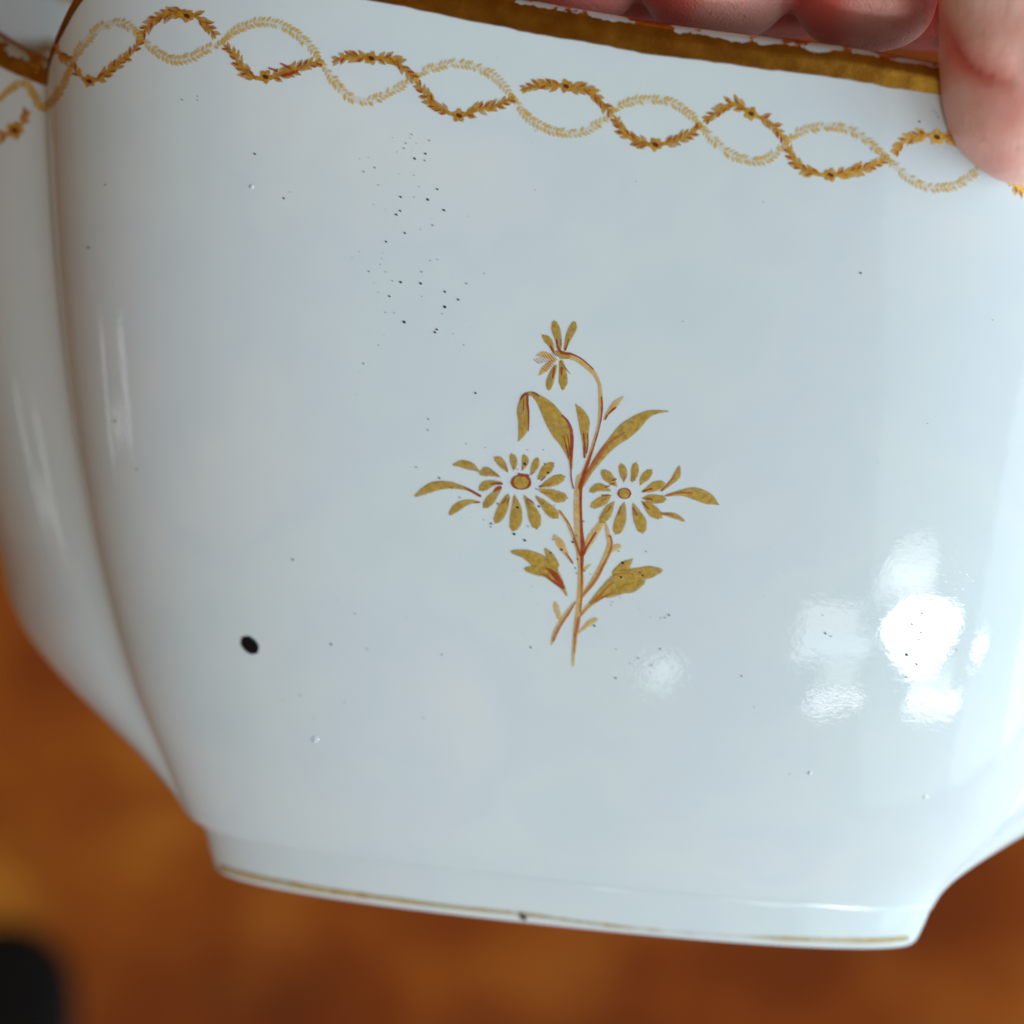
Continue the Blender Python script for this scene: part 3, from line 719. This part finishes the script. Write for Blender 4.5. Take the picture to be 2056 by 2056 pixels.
FS += [(820 + x / 5.682, 880 + y / 5.682, r) for x, y, r in [(355, 452, 1.7), (495, 566, 1.4), (585, 673, 1.4), (945, 972, 1.8), (940, 1008, 1.3), (1207, 1090, 2.1), (1328, 1162, 1.9), (1558, 290, 1.5), (1595, 390, 2.1), (1505, 548, 1.5), (1462, 577, 1.3), (1490, 776, 2), (1365, 1003, 1.3), (1245, 352, 1), (1245, 785, 2.2), (1330, 292, 2.4), (1670, 760, 1), (860, 930, 1), (1020, 745, 1.6), (90, 327, 1.2), (880, 104, .8), (660, 60, .9), (1540, 130, 1), (1360, 132, 1)]]
FS += [(1000 + x / 5.367, 1030 + y / 5.367, r) for x, y, r in [(175, 226, 2), (290, 293, 1.8), (592, 284, 1.3), (685, 393, 2.1), (568, 426, 1.7), (806, 312, 2.0), (846, 243, 1.2), (924, 88, 1.3), (1193, 246, 1.3), (1300, 408, 1.4), (1345, 535, 2.3), (1530, 640, 1.5), (1560, 672, 1.6), (1445, 656, 1.3), (1512, 764, 1.1), (1595, 412, 1.2), (918, 512, 1.3), (857, 498, 1.3), (930, 622, 1.4), (995, 656, 1.1), (1170, 905, 1.3), (1317, 908, 1), (1843, 1097, 1.6), (1797, 1127, 1.2), (1752, 1130, 1.1), (1235, 958, 1), (1038, 1214, 1.9), (350, 1446, 1.5), (1748, 1463, 1.5), (1508, 1558, 1.4), (1270, 1465, 1), (850, 648, 1.3), (835, 593, 1.3), (1216, 990, .9), (1325, 690, 1.8), (1420, 1617, .9), (1655, 1640, 1.2)]]
FS += [(366, 200, 1.3), (397, 193, 1), (397, 201, 1), (512, 309, 1.8), (570, 398, 1.7), (212, 371, 1.4), (178, 497, 1.8), (232, 845, 1.6), (275, 942, 1.4), (582, 385, .8), (859, 1363 - 500, 1.2), (1728, 548, 1.8), (1850, 267, 1.3), (1884, 235, 1.2), (1880, 227, 1.1), (1901, 227, 1.7), (1846, 244, 1.7), (1875, 222, 1),
       (1851, 1231, 1.8), (1831, 1253, 1.8), (1849, 1270, 1.8), (1845, 1284, 1.8), (1820, 1314, 3.4), (1840, 1333, 2.4), (1657, 1271, 1.8), (1652, 1235, .9), (1668, 1277, 1.2), (1819, 1359, 1.4), (1920, 1304, 1.1), (588, 1123, 1.8), (665, 1293, 1.8), (737, 1303, 1.2), (713, 1232, 1.2), (887, 1314, 1.3), (603, 1395, 1.4), (568, 1405, .9), (692, 1410, .9), (850, 1441, 1.1), (630, 1440, .8),
       (1371, 645, 1), (955, 790 - 1, 1.8), (730, 730, 1.4), (860, 841, 1.4), (1585, 1553, 1.1), (1236, 1361, 1.6), (1489, 1357, 1.5), (1066, 1299, 1.1), (1514, 1419, 1), (1533, 405, 1), (1075, 262, 1), (1075, 381, .9), (1277, 404 - 40, .8), (1993, 642, 1), (1862, 850, 1)]
p = Paint()
for x, y, r in FS:
    if r < 1.2:
        p.stroke([(x - .5, y, 2 * r), (x + .5, y + .3, 2 * r)], base=.06, soft=1.3, a0=.45)
    else:
        p.stroke([(x - .6, y - .2, 1.8 * r), (x + .6, y + .4, 1.8 * r)], base=.06, soft=1.5, a0=.85 if r > 1.5 else .6)
r2 = random.Random(3)
for i in range(60):
    x, y = r2.choice([(790, 380), (800, 600), (1050, 1150), (1300, 1230), (700, 1250), (1150, 1000), (1650, 1200)])
    x += r2.gauss(0, 110); y += r2.gauss(0, 110); p.stroke([(x - .4, y, 1.6), (x + .4, y, 1.6)], base=.055, soft=1.3, a0=r2.uniform(.08, .3))
o = p.build('glaze_flecks', M['black'], bowl); tag(o, kind='stuff')
# raised glaze pimples
for x, y, r in [(632, 1485, 9), (1858, 1600, 10), (1626, 1552, 6), (505, 375, 10)]:
    v = []; f = []
    for j in range(7):
        for i in range(14):
            rr = r * (j + .01) / 6; a = 2 * math.pi * i / 14
            v.append(on_glaze(x + rr * math.cos(a), y + rr * math.sin(a), -.05 + (.22 if r < 10 else .14) * .5 * (1 + math.cos(math.pi * j / 6))))
    for j in range(6):
        for i in range(14): f.append((j * 14 + i, j * 14 + (i + 1) % 14, (j + 1) * 14 + (i + 1) % 14, (j + 1) * 14 + i))
    link('glaze_pimple', mesh('glaze_pimple', v, f), M['porcelain'], bowl)

# ------------------------------------------------------------------ hand (camera-axes millimetres -> world)
def cp(px, py, d): return Vector(((px - 1028) / FPX * d, -(py - 1028) / FPX * d, -d))
def loft(path, n=28, flat=1.0):
    """path of (point, radius); tube closed at both ends"""
    P = [Vector(p) for p, r in path]; r = [q[1] for q in path]
    V = []; F = []
    for i, c in enumerate(P):
        t = (P[min(i + 1, len(P) - 1)] - P[max(i - 1, 0)]).normalized()
        a = t.cross(Vector((0, 0, 1)));  a = a.normalized() if a.length > 1e-3 else Vector((1, 0, 0))
        b = t.cross(a).normalized()
        for k in range(n):
            u = 2 * math.pi * k / n
            V.append(c + a * r[i] * math.cos(u) + b * r[i] * math.sin(u) * flat)
    for i in range(len(P) - 1):
        for k in range(n): F.append((i * n + k, i * n + (k + 1) % n, (i + 1) * n + (k + 1) % n, (i + 1) * n + k))
    F.append(tuple(range(n))[::-1]); F.append(tuple((len(P) - 1) * n + k for k in range(n)))
    return V, F
def refine(path, k=5):
    out = []
    P = [np.array([*p, r]) for p, r in path]; Q = [P[0]] + P + [P[-1]]
    for i in range(1, len(Q) - 2):
        a, b, d, e = Q[i - 1:i + 3]
        for j in range(k):
            t = j / k; c = .5 * ((2 * b) + (-a + d) * t + (2 * a - 5 * b + 4 * d - e) * t * t + (-a + 3 * b - 3 * d + e) * t ** 3)
            out.append((Vector(c[:3]), max(float(c[3]), .2)))
    out.append((Vector(P[-1][:3]), float(P[-1][3])))
    return out
HV = []; HF = []
def addpath(path, flat=1.0):
    V, F = loft(refine(path), flat=flat); o = len(HV)
    HV.extend(V); HF.extend([tuple(i + o for i in f) for f in F])
fingers = [  # x centre px at tip, tip y px, radius mm, depth, lean px per 100 px
    (1138, 40, 7.8, 275.6, 2), (1436, 62, 7.85, 274.0, 3), (1734, 84, 7.6, 273.4, 4), (2020, 104, 7.9, 280.0, 5)]
knuckles = [(2, 104, -300), (19, 110, -298), (38, 110, -296), (56, 104, -294)]
for (fx, ty, r, d, ln), kn in zip(fingers, knuckles):
    S = .054
    base = [(2, .35), (9, .58), (20, .76), (40, .91), (70, 1.0), (130, 1.04), (230, 1.0), (330, .95)]
    path = []
    for up_, rr in base:
        path.append((cp(fx + up_ * ln / 100, ty - up_, d + up_ * .012), r * rr))
    tip = path[-1][0]
    k = Vector(kn)
    path.append((tip.lerp(k, .30) + Vector((0, 4, 3)), r * 1.06))
    path.append((tip.lerp(k, .62) + Vector((0, 5, 2)), r * 1.08))
    path.append((k, r * 1.22))
    path.append((k.lerp(Vector((48, 150, -285)), .5), r * 1.25))
    addpath(path)
for gx, gy in ((1287, 48), (1586, 66), (1868, 90)):          # flesh where neighbouring fingers press together
    addpath([(cp(gx, gy, 286), 4.5), (cp(gx, gy - 30, 286), 7.0), (cp(gx, gy - 120, 286), 7.5), (cp(gx + 5, gy - 300, 288), 7.5), (cp(gx + 20, gy - 520, 296), 9)])
# thumb
thumb = [(cp(2118, 349, 261), 1.0), (cp(2112, 338, 261), 4.4), (cp(2106, 315, 261), 6.9), (cp(2101, 275, 261), 8.9), (cp(2094, 215, 261), 9.9), (cp(2090, 140, 261), 10.3), (cp(2090, 60, 261), 10.3),
         (cp(2092, -30, 260.5), 10.5), (cp(2098, -160, 259), 10.6), (cp(2125, -330, 256), 10.6), (cp(2160, -560, 250), 11.5), (Vector((66, 96, -240)), 14.5), (Vector((62, 118, -238)), 17)]
addpath(thumb)
# palm and wrist
for off in (-24, -8, 8, 22):
    addpath([(Vector((31 + off, 72, -324)), 8), (Vector((31 + off, 86, -322)), 13), (Vector((32 + off, 104, -316)), 15), (Vector((37 + off, 128, -297)), 16), (Vector((44 + off * .85, 155, -288)), 16), (Vector((50 + off * .6, 185, -278)), 15), (Vector((56 + off * .5, 220, -262)), 14), (Vector((62 + off * .5, 265, -240)), 15)])
addpath([(Vector((64, 112, -243)), 14), (Vector((62, 122, -262)), 16), (Vector((52, 132, -285)), 17), (Vector((46, 140, -295)), 15)])
me0 = mesh('hand_cage', [v / 1000 for v in HV], HF)
tmp = bpy.data.objects.new('hand_cage', me0); col.objects.link(tmp)
md = tmp.modifiers.new('r', 'REMESH'); md.mode = 'VOXEL'; md.voxel_size = .0007; md.use_smooth_shade = True
ms = tmp.modifiers.new('s', 'SMOOTH'); ms.factor = .5; ms.iterations = 6
dg = bpy.context.evaluated_depsgraph_get()
me = bpy.data.meshes.new_from_object(tmp.evaluated_get(dg))
bpy.data.objects.remove(tmp)
me.name = 'hand_skin'
n = len(me.vertices)
co = np.empty(n * 3); me.vertices.foreach_get('co', co); co = co.reshape(-1, 3)
no = np.empty(n * 3); me.vertices.foreach_get('normal', no); no = no.reshape(-1, 3)
px = 1028 + FPX * co[:, 0] / -co[:, 2]; py = 1028 - FPX * co[:, 1] / -co[:, 2]
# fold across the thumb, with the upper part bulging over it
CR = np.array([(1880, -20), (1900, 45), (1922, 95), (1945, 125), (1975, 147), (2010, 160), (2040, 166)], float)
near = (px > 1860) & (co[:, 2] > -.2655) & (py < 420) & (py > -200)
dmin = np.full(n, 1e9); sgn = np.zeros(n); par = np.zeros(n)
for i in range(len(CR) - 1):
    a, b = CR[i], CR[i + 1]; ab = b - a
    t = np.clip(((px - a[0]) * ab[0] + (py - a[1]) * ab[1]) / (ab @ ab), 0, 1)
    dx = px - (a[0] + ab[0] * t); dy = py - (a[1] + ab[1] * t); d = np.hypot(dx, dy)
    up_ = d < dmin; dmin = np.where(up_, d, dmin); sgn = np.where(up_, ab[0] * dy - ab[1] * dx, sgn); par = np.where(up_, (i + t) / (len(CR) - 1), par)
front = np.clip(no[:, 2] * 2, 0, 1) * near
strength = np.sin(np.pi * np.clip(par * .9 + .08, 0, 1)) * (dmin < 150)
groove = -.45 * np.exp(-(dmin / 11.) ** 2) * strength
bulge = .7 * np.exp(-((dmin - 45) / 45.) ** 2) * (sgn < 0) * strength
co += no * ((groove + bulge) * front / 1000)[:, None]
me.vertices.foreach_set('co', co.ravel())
flush_shade = .85 * np.exp(-(dmin / 26.) ** 2) * strength * near + .25 * np.exp(-((dmin - 30) / 60.) ** 2) * (sgn > 0) * near
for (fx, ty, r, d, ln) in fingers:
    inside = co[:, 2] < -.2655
    flush_shade += inside * .85 * np.exp(-((px - fx + 95) / 75.) ** 2) * (np.abs(px - fx) < 165) + inside * .28 * (np.abs(px - fx) < 150)
flush_shade += (px < 1290) * (co[:, 2] < -.2655) * .45
flush_shade += (co[:, 2] < -.2770) * (co[:, 2] > -.300) * .9  # shade in the gaps between fingers, painted as deep red skin
at = me.attributes.new('flush_shade', 'FLOAT', 'POINT'); at.data.foreach_set('value', np.clip(flush_shade, 0, 1))
me.materials.clear()
hand = bpy.data.objects.new('hand', None); col.objects.link(hand)
hand.matrix_world = CAM
tag(hand, 'pink hand gripping the gilt rim at top right, thumb outside and fingers inside the bowl', 'hand')
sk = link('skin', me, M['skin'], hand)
# thumb nail on the side turned from the bowl
V = []; F = []
for j in range(13):
    for i in range(13):
        u = (i / 12 - .5) * 1.7; v = j / 12
        a = 1.45 + u * .8
        c = cp(2097, 285 - v * 200, 261)
        rr = 10.35 - .9 * (1 - v) ** 2 - .25 * abs(u) ** 3
        wd = math.sin(a), math.cos(a)
        V.append((c + Vector((wd[0] * rr, 0, wd[1] * rr))) / 1000)
for j in range(12):
    for i in range(12):
        a = j * 13 + i; F.append((a, a + 1, a + 14, a + 13))
nm = mesh('nail', V, F)
link('nail', nm, M['nail'], hand)

# ------------------------------------------------------------------ black object on the floor, bottom left
def black_object():
    # point on the floor seen at the photo's lower left corner
    def ground(px, py, h=0.0):
        o = CAM @ Vector((0, 0, 0)); d = (CAM.to_3x3() @ Vector(((px - 1028) / FPX, -(py - 1028) / FPX, -1)))
        t = (h - o.z) / d.z; return o + d * t
    a = ground(5, 1975, .02); b = ground(-20, 2500, .02)
    ax = (b - a).normalized(); sd = Vector((ax.y, -ax.x, 0))
    V = []; F = []
    W = .020; L = (b - a).length; n = 26
    outline = []
    for i in range(n + 1):
        t = -math.pi / 2 + math.pi * i / n
        outline.append((-math.cos(t) * W * 1.0, math.sin(t) * W))
    outline = [(L, -W)] + outline + [(L, W)]
    lev = [(0.0, .92), (.004, 1.0), (.016, 1.0), (.022, .93), (.025, .78), (.026, .4)]
    for h, s_ in lev:
        for (x, y) in outline:
            q = a + ax * (x * s_ + (1 - s_) * .0) + sd * (y * s_); V.append((q.x, q.y, h + .001))
    m = len(outline)
    for j in range(len(lev) - 1):
        for i in range(m): F.append((j * m + i, j * m + (i + 1) % m, (j + 1) * m + (i + 1) % m, (j + 1) * m + i))
    F.append(tuple((len(lev) - 1) * m + i for i in range(m))); F.append(tuple(range(m))[::-1])
    o = link('black_strap', mesh('black_strap', V, F), M['matt_black'])
    tag(o, 'matt black round-ended object lying out of focus on the brown floor at bottom left', 'strap')
black_object()
